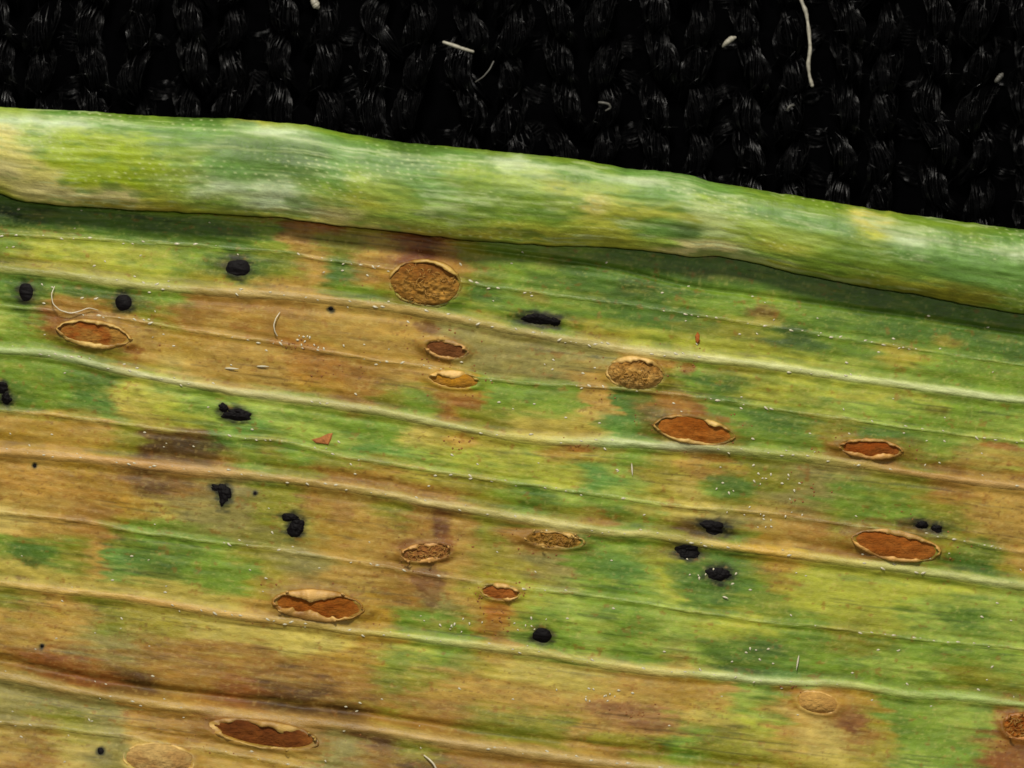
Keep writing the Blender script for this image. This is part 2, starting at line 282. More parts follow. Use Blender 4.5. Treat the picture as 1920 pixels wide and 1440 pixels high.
def tissue_rgb(px, py, s, vein_only=None):
    """pigment (sRGB 0..255) of the upper leaf surface"""
    ang = 0.11
    ax = px; ay = py - ang * px
    wpx = px + 42 * fbm(ax / 150.0, ay / 30.0, 1) + 26 * fbm(ax / 60., ay / 7.0, 5, 3)
    ws = s + 0.20 * fbm(ax / 130.0, ay / 34.0, 9) + 0.16 * fbm(ax / 56.0, ay / 7.0, 4, 3)
    jit = fbm(ax / 56.0, ay / 10.0, 11, 4)
    rows = []
    for sv, (xs, cs) in LANES:
        k = np.clip(np.searchsorted(xs, wpx, 'right') - 1, 0, len(xs) - 2)
        f = np.clip((wpx - xs[k]) / (xs[k + 1] - xs[k]), 0, 1)
        f = sstep((f - 0.5) * 1.2 + 0.5 + 0.62 * jit)
        rows.append((sv, cs[k] * (1 - f[..., None]) + cs[k + 1] * f[..., None]))
    out = rows[0][1].copy()
    for (s0, c0), (s1, c1) in zip(rows[:-1], rows[1:]):
        m = ws >= s0
        f = sstep((np.clip((ws - s0) / (s1 - s0), 0, 1) - 0.5) * 1.25 + 0.5)[..., None]
        out = np.where(m[..., None], c0 * (1 - f) + c1 * f, out)
    # stains
    n1 = fbm(ax / 34.0, ay / 7.0, 6, 3); n2 = fbm(ax / 12.0, ay / 6.0, 8, 2)
    for (cx, cy, rx, ry, c, st) in SPOTS:
        m = (np.abs(px - cx) < rx * 2.2) & (np.abs(py - cy) < ry * 2.2 + rx * 0.3)
        if not m.any(): continue
        dx = px[m] - cx; dy = py[m] - cy; sl = 0.10 if rx > ry else -0.1
        r = np.sqrt((dx / rx) ** 2 + ((dy - sl * dx) / ry) ** 2)
        a = st * sstep((1.38 - r + 0.42 * n1[m] + 0.26 * n2[m]) / 0.8)
        out[m] = out[m] * (1 - a[:, None]) + np.array(c, float) * a[:, None]
    # streaks along the fibres, cell mottling, yellow flecks
    st = fbm(ax / 120.0, ay / 5.0, 3, 3); mo = fbm(ax / 16.0, ay / 7.0, 10, 3); big = fbm(ax / 70.0, ay / 22.0, 12, 3)
    out = out * (1 + 0.035 * st + 0.10 * mo + 0.09 * big + 0.10 * fbm(ax / 26.0, ay / 15.0, 4, 3))[..., None]
    thin = sstep((fbm(ax / 150.0, ay / 2.6, 2, 2) - 0.30) / 0.3)[..., None]; thin = thin * sstep((fbm(ax / 200.0, ay / 40.0, 9, 2) + .1) / .4)[..., None]; out = out * (1 - 0.22 * thin)             # darker fibres
    pale = sstep((fbm(ax / 90.0, ay / 2.4, 15, 3) - 0.26) / 0.3)[..., None] * 0.14; out = out * (1 - pale) + np.array((190, 182, 118)) * pale
    cell = sstep((fbm(ax / 9.0, ay / 5.0, 1, 2) - 0.22) / 0.4)[..., None] * 0.16; out = out * (1 - cell) + np.array((188, 184, 118)) * cell
    yel = sstep((fbm(ax / 60.0, ay / 14.0, 13, 3) - 0.12) / 0.45)[..., None]
    out = out * (1 - 0.22 * yel) + np.array((178, 162, 76)) * 0.22 * yel
    gm = sstep((out[..., 1] - out[..., 0] + 14) / 26.0)          # only where the tissue is still alive
    grn = (sstep((fbm(ax / 50.0, ay / 11.0, 14, 3) - 0.12) / 0.4) * gm)[..., None]
    out = out * (1 - 0.36 * grn) + np.array((70, 102, 34)) * 0.36 * grn
    rw = np.floor(ay / 8.5); ph = vnoise(rw * 3.7, rw * 0 + 1, 3) * 6.28
    sto = (np.clip(np.cos(2 * np.pi * (ay / 8.5 - rw - .5)), 0, 1) ** 2 * np.clip(np.cos(2 * np.pi * ax / 15.0 + ph), 0, 1) ** 2 * sstep((fbm(ax / 90.0, ay / 26.0, 6, 2) + .05) / .4) * (.10 + .16 * gm))[..., None]
    out = out * (1 - sto) + np.array((196, 198, 140)) * sto             # rows of stomata
    rus = sstep((fbm(ax / 15.0, ay / 10.0, 7, 3) - 0.40) / 0.2)[..., None]
    out = out * (1 - 0.42 * rus) + np.array((136, 88, 36)) * 0.42 * rus
    tn = 1 - gm; sp = fbm(px / 8.5, ay / 4.2, 9, 2)
    dk = (sstep((sp - .42) / .2) * (.10 + .28 * tn) * sstep((fbm(px / 120.0, py / 50.0, 2, 2) + .25) / .4))[..., None]; out = out * (1 - dk) + np.array((92, 62, 26)) * dk
    lt_ = (sstep((-sp - .42) / .2) * .26)[..., None]; out = out * (1 - lt_) + np.array((206, 186, 126)) * lt_
    # veins
    for k, (stg, hw, _) in VEIN.items():
        if stg <= 0: continue
        d = py - cev(BND[k], px)
        m = np.abs(d) < hw * 3.2
        if not m.any(): continue
        x = px[m]; vis = np.clip((0.95 if hw > 9 else .75) + (.35 if hw > 9 else .7) * fbm(x / 90.0, x * 0 + k, 2, 3), 0.2, 1.05)
        hwx = hw * (0.85 + 0.30 * fbm(x / 140.0, x * 0 + k * 2.3, 6, 2))
        a = np.clip(stg * vis * np.exp(-np.abs(d[m] / hwx * 1.05) ** 2.6) * (1 + .25 * fbm(x / 40.0, d[m] / 4.0, 11, 2)), 0, 1)[:, None]
        if k in VCOL:
            xs = [q[0] for q in VCOL[k]]; vc = np.stack([np.interp(x, xs, [q[1][c] for q in VCOL[k]]) for c in range(3)], -1)
        else:
            vc = np.clip(out[m] * 0.62 + np.array((196, 188, 130)) * 0.42, 0, 230)
        vc = vc * (1.05 + 0.10 * fbm(x / 14.0, d[m] / 3.0, 15, 2) + .07 * fbm(x / 70.0, d[m] / 5.0, 3, 2))[:, None]
        out[m] = out[m] * (1 - a) + vc * a
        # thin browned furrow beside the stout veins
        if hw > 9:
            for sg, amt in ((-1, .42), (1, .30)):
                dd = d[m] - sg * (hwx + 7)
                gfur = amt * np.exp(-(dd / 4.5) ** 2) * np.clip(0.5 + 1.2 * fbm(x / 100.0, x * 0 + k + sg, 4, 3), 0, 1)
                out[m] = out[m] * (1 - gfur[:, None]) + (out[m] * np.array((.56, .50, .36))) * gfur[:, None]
    return np.clip(out, 4, 245)

# ------------------------------------------------------------------ pustules and black bodies: where they sit
PUST = [ # cx, cy, half length, half width, tilt deg, form
 dict(c=(176,626), a=70, b=25, t=8, form='open', spore=(132,74,30), spore2=(150,112,56), rim=(186,158,98), hi=5, lo=7, seed=1),
 dict(c=(797,531), a=68, b=42, t=6, form='mound', spore=(128,90,40), spore2=(154,116,58), rim=(178,150,88), hi=5, lo=4, seed=2),
 dict(c=(836,655), a=42, b=17, t=10, form='open', spore=(96,58,30), spore2=(112,72,42), rim=(180,142,90), hi=8, lo=6, seed=3),
 dict(c=(852,712), a=48, b=16, t=6, form='half', spore=(166,118,40), spore2=(156,112,50), rim=(196,162,104), hi=9, lo=2, seed=4),
 dict(c=(1192,700), a=54, b=30, t=6, form='mound', spore=(152,114,58), spore2=(176,142,86), rim=(196,164,108), hi=7, lo=4, seed=5),
 dict(c=(1302,807), a=76, b=25, t=9, form='open', spore=(136,76,26), spore2=(148,92,40), rim=(188,158,98), hi=7, lo=6, seed=6),
 dict(c=(1632,841), a=60, b=18, t=4, form='open', spore=(130,66,22), spore2=(126,72,30), rim=(186,144,88), hi=5, lo=7, seed=7),
 dict(c=(1680,1023), a=84, b=27, t=9, form='open', spore=(138,78,30), spore2=(146,88,38), rim=(190,148,92), hi=9, lo=5, seed=8),
 dict(c=(1040,1013), a=56, b=15, t=5, form='torn', spore=(136,98,44), spore2=(124,96,42), rim=(184,152,92), hi=5, lo=7, seed=9),
 dict(c=(596,1135), a=84, b=28, t=5, form='lobed', spore=(128,68,22), spore2=(140,84,32), rim=(192,156,98), hi=11, lo=14, seed=10),
 dict(c=(938,1110), a=37, b=15, t=6, form='open', spore=(134,76,34), spore2=(150,92,44), rim=(196,160,106), hi=5, lo=4, seed=11),
 dict(c=(497,1374), a=102, b=24, t=9, form='ripped', spore=(96,52,22), spore2=(112,64,28), rim=(176,146,86), hi=6, lo=4, seed=12),
 dict(c=(1532,1317), a=40, b=20, t=12, form='blister', spore=(186,148,88), spore2=(176,136,80), rim=(196,160,104), hi=4, lo=4, seed=13),
 dict(c=(302,1420), a=66, b=30, t=4, form='blister', spore=(184,154,102), spore2=(168,132,84), rim=(198,166,104), hi=4, lo=4, seed=14),
 dict(c=(1912,1362), a=34, b=24, t=10, form='torn', spore=(128,70,26), spore2=(150,92,40), rim=(160,110,56), hi=4, lo=4, seed=15),
 dict(c=(800,1036), a=48, b=17, t=-6, form='torn', spore=(138,92,52), spore2=(126,84,48), rim=(184,142,86), hi=4, lo=6, seed=16),
]
BLACK = [ # cx, cy, rx, ry, tilt, height, seed
 (447,502,25,17,5,.05,1),(232,567,17,17,0,.06,2),(49,547,14,19,0,.04,3),(1010,599,32,12,6,.045,4),(1040,604,12,10,0,.04,5),(12,748,13,13,0,.05,6),(6,728,9,11,0,.04,19),
 (443,777,28,13,4,.055,7),(420,765,10,8,50,.045,8),(421,926,13,23,-6,.05,9),(410,915,14,7,8,.04,10),(555,988,18,17,0,.06,11),(545,971,19,8,12,.05,12),
 (1338,990,27,13,14,.05,13),(1288,1034,22,14,6,.05,14),(1347,1076,25,14,4,.045,15),(1017,1191,20,15,4,.06,16),(1727,985,14,9,8,.045,17),(1755,992,11,8,10,.045,18),
 (193,1404,7,7,0,.03,20),(65,873,4.5,4.5,0,.02,21),(478,925,4,4,0,.02,22),(620,579,6,5,0,.02,23),(80,1211,4,4,0,.02,24),(1008,1003,6,5,0,.02,25),
]
SPOTS += [(cx, cy, rx * 1.22, max(ry * 1.3, 6), (24, 26, 11), .90) for (cx, cy, rx, ry, tl, hh, sd) in BLACK]
SPOTS += [(P['c'][0], P['c'][1], P['a'] * 1.18, P['b'] * 1.45, (124, 90, 40), .55) for P in PUST if P['form'] in ('open', 'torn', 'lobed', 'ripped')]
# ------------------------------------------------------------------ relief of the leaf
def relief(px, py, s):
    ax = px; ay = py - 0.11 * px
    z = 0.035 * fbm(ax / 420.0, ay / 120.0, 5, 2) + 0.010 * fbm(ax / 60.0, ay / 20.0, 9, 3)
    z = z + 0.0030 * fbm(ax / 130.0, ay / 4.2, 3, 2) + 0.005 * fbm(ax / 14.0, ay / 6.0, 12, 2) + 0.005 * fbm(ax / 170.0, ay / 11.0, 8, 2)
    fr = s - np.floor(s); z = z + 0.008 * np.sin(np.pi * np.clip(fr, 0, 1)) * (s > 0)       # lanes swell between the veins
    for k, (_, hw, h) in VEIN.items():
        d = py - cev(BND[k], px)
        z = z + h * np.exp(-(d / (hw * 0.95)) ** 2) - 0.55 * h * (np.exp(-((d - hw * 2.0) / (hw * .7)) ** 2) + np.exp(-((d + hw * 2.0) / (hw * .7)) ** 2))
    z = z - 0.05 * np.exp(-(((py - cev(BND[1], px)) / 5.0) ** 2)) * sstep((px - 830) / 80)          # fine furrow below the rolled edge
    z = z - 0.07 * np.exp(-(((py - cev(BND[10], px) + 22) / 12.0) ** 2)) * (0.6 + 0.4 * fbm(px / 150.0, px * 0, 3))
    z = z + 0.62 * sstep((py - 1040 - 0.08 * px) / 660.0) ** 1.3                                      # the blade curls up again
    for P in PUST:
        cx, cy = P['c']; m = (np.abs(px - cx) < P['a'] * 1.8) & (np.abs(py - cy) < P['b'] * 2.6)
        if not m.any(): continue
        th = math.radians(P['t']); dx = px[m] - cx; dy = py[m] - cy
        u = dx * math.cos(th) + dy * math.sin(th); v = -dx * math.sin(th) + dy * math.cos(th)
        r = np.sqrt((u / P['a']) ** 2 + (v / P['b']) ** 2)
        z[m] = z[m] + 0.035 * np.exp(-((r - 1.0) / 0.28) ** 2) - 0.10 * sstep((0.95 - r) / 0.35)
    return z

NX = 1060
gx = np.linspace(-380, 2300, NX)
srow = []
for k in range(12):
    n = int(max(8, abs(np.mean(BND[k + 1] - BND[k])) / 2.6)); srow += list(k + np.arange(n) / n)
srow = np.array([-1.6, -1.2, -.9, -.6, -.4, -.2] + srow)
GX, GS = np.meshgrid(gx, srow); GY = np.zeros_like(GX)
for j in range(len(srow)): GY[j] = y_of(gx, np.full(NX, srow[j]))
GZ = relief(GX, GY, GS)
def z_at(px, py):
    px = np.atleast_1d(np.asarray(px, float)); py = np.atleast_1d(np.asarray(py, float))
    return relief(px, py, s_of(px, py))

# ------------------------------------------------------------------ the leaf
leaf = bpy.data.objects.new('cereal_leaf', None); col.objects.link(leaf)
leaf.location = (0, 0, 0); leaf.empty_display_size = 0.5
leaf['label'] = 'green, yellow and tan cereal leaf with rust pustules, black spots and one rolled edge'
leaf['category'] = 'leaf'
rgb = tissue_rgb(GX, GY, GS)
V = np.stack([wx(GX), wy(GY), GZ], -1).reshape(-1, 3)
grain = np.stack([GX / S, (GY - 0.11 * GX) / S], -1).reshape(-1, 2)
new_obj('blade', V, gridfaces(len(srow), NX)[:, ::-1], M_LEAF, leaf, True, pig(rgb).reshape(-1, 3), grain)

# veins: each a low welt standing proud of the blade
for k, (stg, hw, h) in VEIN.items():
    if stg <= 0: continue
    offs = np.linspace(-1, 1, 13); nxv = 700; vx = np.linspace(-380, 2300, nxv)
    PX = np.repeat(vx[:, None], len(offs), 1)
    wv = hw * 1.25 * (0.85 + 0.30 * fbm(PX / 140.0, PX * 0 + k * 2.3, 6, 2))
    PY = cev(BND[k], PX) + offs[None, :] * wv; PS = s_of(PX, PY)
    PZ = relief(PX, PY, PS) + (0.016 if hw > 9 else 0.009) * (1 - offs[None, :] ** 2) - 0.0045 + 0.006 * fbm(PX / 30.0, PY / 8.0, k, 2) * (1 - offs[None, :] ** 2)
    new_obj('vein', np.stack([wx(PX), wy(PY), PZ], -1).reshape(-1, 3), gridfaces(nxv, len(offs)), M_VEIN, leaf, True,
            pig(tissue_rgb(PX, PY, PS)).reshape(-1, 3), np.stack([PX / S, (PY - .11 * PX) / S], -1).reshape(-1, 2))

# rolled edge: the margin curls up and back over the blade, showing the underside
PAL['y'] = (186,180,104); PAL['lt'] = (192,184,130); PAL['wx'] = (178,196,160)  # wx: whitish waxy sheen put into the colour
ROLL = [(t, row(r)) for t, r in [
 (0.00, "0 lg 130 bg 300 g 400 fg 480 yg 560 lg 640 g 760 fg 850 g 1000 g 1100 g 1200 bg 1300 bg 1450 g 1560 g 1620 yg 1700 g 1800 g 1920 fg"),
 (0.12, "0 wx 130 wx 260 bg 400 bg 520 wx 640 bg 760 fg 850 bg 960 wx 1100 bg 1200 wx 1320 bg 1450 g 1560 g 1620 y 1700 g 1800 g 1920 bg"),
 (0.30, "0 y 60 lg 150 vy 250 vy 340 g 480 fg 580 fg 650 bg 760 bg 880 lg 980 lg 1040 yg 1120 lg 1250 bg 1350 lg 1450 bg 1560 bg 1620 yg 1690 wx 1800 bg 1920 wx"),
 (0.52, "0 y 50 y 110 vy 200 vy 290 vy 350 lg 430 bg 560 fg 620 bg 680 lg 720 lg 800 bg 900 g 1000 g 1070 lg 1110 y 1160 yg 1270 yg 1400 lg 1500 lg 1600 g 1700 bg 1920 bg"),
 (0.72, "0 lt 90 y 150 vy 250 vy 330 lg 430 wx 520 wx 600 lg 680 yg 780 lg 900 g 1020 g 1120 yg 1230 bg 1290 fg 1340 lg 1450 yg 1550 g 1650 g 1800 bg 1920 bg"),
 (0.88, "0 y 90 lt 170 lt 250 lt 300 yg 400 lg 520 wx 620 lt 700 lg 850 lg 1000 yg 1150 yg 1230 lg 1290 lt 1340 lt 1420 lg 1550 g 1700 yg 1800 ol 1920 lg"),
 (1.00, "0 yg 100 y 250 yo 400 yg 640 y 900 yo 1150 yg 1280 lt 1350 y 1450 yg 1600 ol 1800 ol 1920 g"),
]]
def roll_rgb(px, f):
    w_ = 165.0; yy = f * w_
    wp = px + 30 * fbm(px / 120.0, yy / 36.0, 2) + 12 * fbm(px / 34.0, yy / 12.0, 7, 2)
    wf = f + 0.09 * fbm(px / 90.0, yy / 30.0, 4) + 0.04 * fbm(px / 40.0, yy / 9.0, 8, 2)
    jit = fbm(px / 60.0, yy / 8.0, 10, 3); rows = []
    for tv, (xs, cs) in ROLL:
        k = np.clip(np.searchsorted(xs, wp, 'right') - 1, 0, len(xs) - 2); q = np.clip((wp - xs[k]) / (xs[k + 1] - xs[k]), 0, 1)
        q = sstep((q - .5) * 1.3 + .5 + .4 * jit); rows.append((tv, cs[k] * (1 - q[..., None]) + cs[k + 1] * q[..., None]))
    out = rows[0][1].copy()
    for (s0, c0), (s1, c1) in zip(rows[:-1], rows[1:]):
        m = wf >= s0; q = sstep(np.clip((wf - s0) / (s1 - s0), 0, 1))[..., None]; out = np.where(m[..., None], c0 * (1 - q) + c1 * q, out)
    st = fbm(px / 150.0, yy / 3.6, 3, 3); mo = fbm(px / 18.0, yy / 8.0, 10, 3)
    out = out * (1 + 0.07 * st + 0.12 * mo)[..., None]
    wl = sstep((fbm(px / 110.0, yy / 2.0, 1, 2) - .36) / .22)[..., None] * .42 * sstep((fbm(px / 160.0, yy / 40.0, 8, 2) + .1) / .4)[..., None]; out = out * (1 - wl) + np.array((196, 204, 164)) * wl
    wax_sheen = sstep((fbm(px / 120.0, yy / 34.0, 13, 3) + .55 * fbm(px / 40.0, yy / 3.2, 6, 3) - 0.16) / 0.30)[..., None] * 0.58            # whitish sheen of the waxy skin, painted as pale streaks
    out = out * (1 - wax_sheen) + np.array((176, 192, 150)) * wax_sheen
    rw = np.floor(yy / 9.0); ph = vnoise(rw * 3.7, rw * 0 + 1, 3) * 6.28
    sto = (np.clip(np.cos(2 * np.pi * (yy / 9.0 - rw - .5)), 0, 1) ** 2 * np.clip(np.cos(2 * np.pi * px / 19.0 + ph), 0, 1) ** 2 * sstep((fbm(px / 90.0, yy / 26.0, 6, 2) + .1) / .4) * .85)[..., None]
    out = out * (1 - sto) + np.array((196, 204, 160)) * sto
    gr_ = sstep((fbm(px / 44.0, yy / 9.0, 14, 3) - 0.12) / 0.4)[..., None] * 0.42
    out = out * (1 - gr_) + np.array((76, 112, 40)) * gr_
    ln = np.interp(px, [0, 300, 600, 900, 1300, 1700, 1920], [.08, .11, .17, .14, .13, .29, .30])
    for base, amt, wd in ((ln, .55, .018), (ln + .32, .25, .012), (ln + .55, .28, .014)):
        a = (amt * np.exp(-((f - base) / wd) ** 2) * np.clip(.6 + .9 * fbm(px / 110.0, base * 20, 5, 3), 0, 1))[..., None]
        out = out * (1 - a) + np.array((188, 200, 158)) * a
    dk = (.75 * np.exp(-(((px - 1285) / 34) ** 2 + ((f - .68) / .10) ** 2)))[..., None] * (.6 + .4 * mo[..., None])
    out = out * (1 - dk) + np.array((62, 84, 44)) * dk
    return np.clip(out, 4, 235)
prof = np.array([(0.86,-.03),(0.62,-.035),(0.40,-.04),(0.22,-.03),(0.11,.01),(0.045,.07),(0.03,.14),(0.065,.215),(0.15,.28),(0.28,.325),(0.44,.345),(0.60,.335),(0.76,.30),(0.90,.235),(1.0,.165)])
tt = np.linspace(0, len(prof) - 1, 169); cl = np.stack([np.interp(tt, np.arange(len(prof)), prof[:, c]) for c in range(2)], -1)
kern = np.hanning(15)[1:-1]; kern /= kern.sum()
cl2 = np.stack([np.convolve(np.pad(cl[:, c], 6, 'edge'), kern, 'valid') for c in range(2)], -1); cl2[0] = cl[0]; cl2[-1] = cl[-1]
wmm = 1.03; path = cl2 * np.array([wmm, 1.32])
tg = np.gradient(path, axis=0); tg /= np.linalg.norm(tg, axis=1)[:, None]; nm = np.stack([-tg[:, 1], tg[:, 0]], -1)
# outer skin (under, round the edge, over the top to the lip), then the rounded lip, then back inside
half = 0.042
outer = path + nm * half; inner = path - nm * half
if outer[120, 1] < inner[120, 1]: outer, inner = inner, outer
capn = 7; e0 = math.atan2(*(outer[-1] - path[-1])[::-1]); cap = []
side = 1 if np.cross(outer[-1] - path[-1], tg[-1]) > 0 else -1
for q in range(1, capn): a = e0 + side * math.pi * q / capn; cap.append(path[-1] + half * np.array([math.cos(a), math.sin(a)]))
loop = np.concatenate([outer, np.array(cap), inner[::-1]]); nl = len(loop)
mx_ = np.linspace(-380, 2300, 1150)
Ux = cev(U_EDGE, mx_) + 2.0 * fbm(mx_ / 26.0, mx_ * 0 + 4, 3, 3); Lx = cev(LIP, mx_) + 2.2 * fbm(mx_ / 34.0, mx_ * 0 + 2, 5, 3)
# bring the outline of the swept loop onto the two edges
f_lo = loop[:, 0].min(); f_hi = loop[:, 0].max(); fr = (loop[:, 0] - f_lo) / (f_hi - f_lo)
RY = Ux[:, None] + (Lx - Ux)[:, None] * fr[None, :]; RX = np.repeat(mx_[:, None], nl, 1)
hgt = 1.0 + 0.22 * fbm(mx_ / 260.0, mx_ * 0 + 7, 6, 2) + 0.10 * sstep((200 - mx_) / 260)
RZ = loop[None, :, 1] * hgt[:, None]
top = np.zeros(nl); top[: len(outer)] = sstep((outer[:, 1] - .05) / .2)
lump = 0.030 * fbm(RX / 150.0, fr[None, :] * 5, 4, 3) + 0.004 * fbm(RX / 240.0, fr[None, :] * 44, 9, 2) + 0.006 * fbm(RX / 26.0, fr[None, :] * 14, 2, 2)
RZ = RZ + lump * top[None, :] + 0.004
zlip = z_at(mx_, Lx + 4)
RZ = RZ + zlip[:, None] * 0.6 + 0.02
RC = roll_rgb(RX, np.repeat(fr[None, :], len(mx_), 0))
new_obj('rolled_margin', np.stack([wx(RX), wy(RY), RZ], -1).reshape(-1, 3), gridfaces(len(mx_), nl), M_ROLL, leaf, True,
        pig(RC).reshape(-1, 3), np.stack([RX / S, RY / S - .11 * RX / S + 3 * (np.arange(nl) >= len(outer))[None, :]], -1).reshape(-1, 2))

# ------------------------------------------------------------------ rust pustules: a mass of spores under a torn skin
def pustule(P):
    cx, cy = P['c']; a, b = P['a'], P['b']; th = math.radians(P['t']); form = P['form']; sd = P['seed']
    ct, st = math.cos(th), math.sin(th)
    pt = 0.20 if form in ('open', 'half') else 0.0                    # pointed ends
    def ell(theta, d):
        sn = np.sin(theta); rn = 1 + 0.05 * fbm(theta * 2.2, theta * 0 + sd, sd, 2)
        u = (a * rn + d) * np.cos(theta); v = (b * rn + d) * sn * np.abs(sn) ** pt
        return cx + u * ct - v * st, cy + u * st + v * ct
    z0 = float(np.mean(z_at(*ell(np.linspace(0, 6.28, 24), 6.0))))
    root = bpy.data.objects.new('pustule', None); col.objects.link(root); root.parent = leaf
    # spores
    nr, nt = 26, 84; rr = np.linspace(0.0, 1.0, nr); tht = np.linspace(0, 2 * np.pi, nt, endpoint=False)
    R, T = np.meshgrid(rr, tht, indexing='ij')
    ex, ey = ell(T, 2.0); X = cx + (ex - cx) * R; Y = cy + (ey - cy) * R
    dome = {'mound': .12, 'blister': .085, 'half': .06}.get(form, .035)
    Z = z0 - 0.014 + dome * (1 - R ** 2) ** .8
    gz = {'mound': .034, 'torn': .03, 'blister': .012}.get(form, .008)
    Z = Z + gz * fbm(X / 7.0, Y / 6.0, sd, 3) * (1 - R ** 6) + 0.012 * fbm(X / 24.0, Y / 12.0, sd + 3, 2) - 0.05 * sstep((R - .9) / .1)
    mixn = sstep(0.5 + 0.9 * fbm(X / 22.0, Y / 11.0, sd + 5, 3) + .35 * (R > .0) * (np.abs((X - cx) / a) ** 2 * 1.6 - .4) + .35 * (Y - cy) / b + (0.9 * sstep((X - cx - a * .25) / (a * .5)) if form == 'open' and sd == 1 else 0))  # spore tones mixed, with shading painted in: paler at ends and lower side
    C = np.array(P['spore']) * (1 - mixn[..., None]) + np.array(P['spore2']) * mixn[..., None]
    if form in ('mound', 'torn'):                                     # fine pale threads over the mass
        ridg = sstep((0.16 - np.abs(fbm(X / 10.0, Y / 9.0, sd + 2, 3))) / .16)[..., None] * .55
        Z = Z + 0.016 * ridg[..., 0]
        C = C * (1 - ridg) + np.array((172, 132, 72)) * ridg
    if form == 'mound':
        dk = sstep((cy - Y) / b * .9 + .25 + .5 * fbm(X / 15.0, Y / 9.0, sd + 9, 2))[..., None] * (.75 if sd == 2 else .35)
        C = C * (1 - dk) + np.array((104, 62, 26)) * dk
    if form in ('open', 'lobed', 'ripped'):
        e_ = sstep((R - .62) / .38)[..., None] * .45 * sstep((Y - cy) / b + .6)[..., None]; C = C * (1 - e_) + np.array((164, 112, 56)) * e_  # paler lower edge, shading put into the spore colour
    C = C * (1 + (.20 if form in ('mound', 'torn') else .09) * fbm(X / 5.0, Y / 5.0, sd + 1, 2))[..., None]
    new_obj('spore_mass', np.stack([wx(X), wy(Y), Z], -1).reshape(-1, 3), gridfaces(nr, nt, True)[:, ::-1], M_SPORE, root, True,
            pig(C).reshape(-1, 3), np.stack([X / S, Y / S], -1).reshape(-1, 2))
    if form in ('mound', 'torn'):
        r_ = random.Random(sd * 7); va, fa = [], []
        for q in range(70 if form == 'mound' else 34):
            r0 = math.sqrt(r_.random()) * .95; t0 = r_.uniform(0, 6.28); x, y = ell(np.array([t0]), 0.0); x = cx + (float(x[0]) - cx) * r0; y = cy + (float(y[0]) - cy) * r0
            L = r_.uniform(5, 12); an = r_.uniform(0, 6.28); cu = r_.uniform(-1.4, 1.4); wq = r_.uniform(.45, .95); b0 = len(va)
            for i in range(6):
                f = i / 5; aa = an + cu * f; xx = x + L * f * math.cos(aa); yy = y + L * f * math.sin(aa) * .8
                rq = min(1.0, math.hypot((xx - cx) / a, (yy - cy) / b)); zq = z0 - .022 + dome * (1 - rq * rq) ** .8 + .022 + .014 * math.sin(f * 3.1)
                for g in range(4): va.append((float(wx(xx + wq * math.cos(g * 1.571) * -math.sin(aa))), float(wy(yy + wq * math.cos(g * 1.571) * math.cos(aa))), zq + wq / S * math.sin(g * 1.571)))
            for i in range(5):
                for g in range(4): fa.append((b0 + i * 4 + g, b0 + i * 4 + (g + 1) % 4, b0 + i * 4 + 4 + (g + 1) % 4, b0 + i * 4 + 4 + g))
        va = np.array(va); th_ = new_obj('spore_threads', va, np.array(fa), M_RIM, root, True, np.repeat(pig((172, 130, 66))[None, :], len(va), 0), va[:, :2]); th_['kind'] = 'stuff'
    # torn rim; theta 90 deg is the lower side, 270 deg the upper
    nt = 150; T = np.linspace(0, 2 * np.pi, nt, endpoint=False)
    low = np.clip(np.sin(T), 0, 1); upp = np.clip(-np.sin(T), 0, 1)
    cover = 1.4 + P['lo'] * low ** .6 + P['hi'] * upp ** .6
    rag = fbm(np.cos(T) * a / 26.0, np.sin(T) * a / 26.0 + sd, sd, 3)
    cover = cover * (0.95 + 1.1 * rag)
    if form == 'lobed': cover = cover + 9 * np.exp(-((np.cos(T) + .08) / .34) ** 2) * upp + 11 * sstep((0.15 - np.cos(T)) / .4) * low - 6 * sstep((np.cos(T) - .3) / .3)
    if form == 'ripped': cover = cover * np.where(upp > 0, 1.2 + .6 * np.cos(T) ** 2, .6) + 14 * np.exp(-((np.cos(T) + .98) / .12) ** 2) + 7 * np.exp(-((np.cos(T) - .38) / .16) ** 2) * upp
    if form == 'blister': cover = cover * .6
    hr = (0.034 + 0.040 * np.clip(.5 + rag, 0, 1.3))
    if form == 'mound': hr = hr * .75 + 0.075 * upp ** .7 * (.5 + .5 * np.cos(T + .5))
    if form == 'half': hr = hr * (0.15 + 0.85 * sstep((upp + .2) / .5))
    if form == 'blister': hr = hr * .40
    if form in ('torn', 'ripped'): hr = hr * np.clip(.75 + 1.3 * fbm(T * 1.3, T * 0 + sd, sd + 7, 2), .1, 1.5)
    if form == 'lobed': hr = hr * 1.25
    pres = np.clip(.78 + 1.35 * fbm(np.cos(T) * 1.7 + sd * 2.1, np.sin(T) * 1.7 + sd, sd + 2, 2) - .75 * np.abs(np.cos(T)) ** 5, .04, 1.15)
    if form == 'mound': pres = pres * (.10 + .90 * sstep((upp + .15 - .25 * np.cos(T)) / .6))
    hr = hr * (.25 + .75 * pres); cover = cover * (.35 + .65 * pres)
    cover = np.maximum(cover, 1.0)
    cs = [(5.5 + 0 * T, -.05 + 0 * T), (3.6 + 0 * T, .05 * hr - .006), (2.0 + 0 * T, .50 * hr), (0.6 + 0 * T, .92 * hr), (-.55 * cover, 1.06 * hr),
          (-cover, .93 * hr + 0.010 * rag), (-cover - .3, .93 * hr - .012), (-.5 * cover, .88 * hr - .010), (0.3 + 0 * T, .55 * hr - .01), (2.0 + 0 * T, -.05 + 0 * T)]
    vs, cc = [], []
    wob = 1.2 * fbm(T * 7, T * 0 + 2, sd + 4, 2)
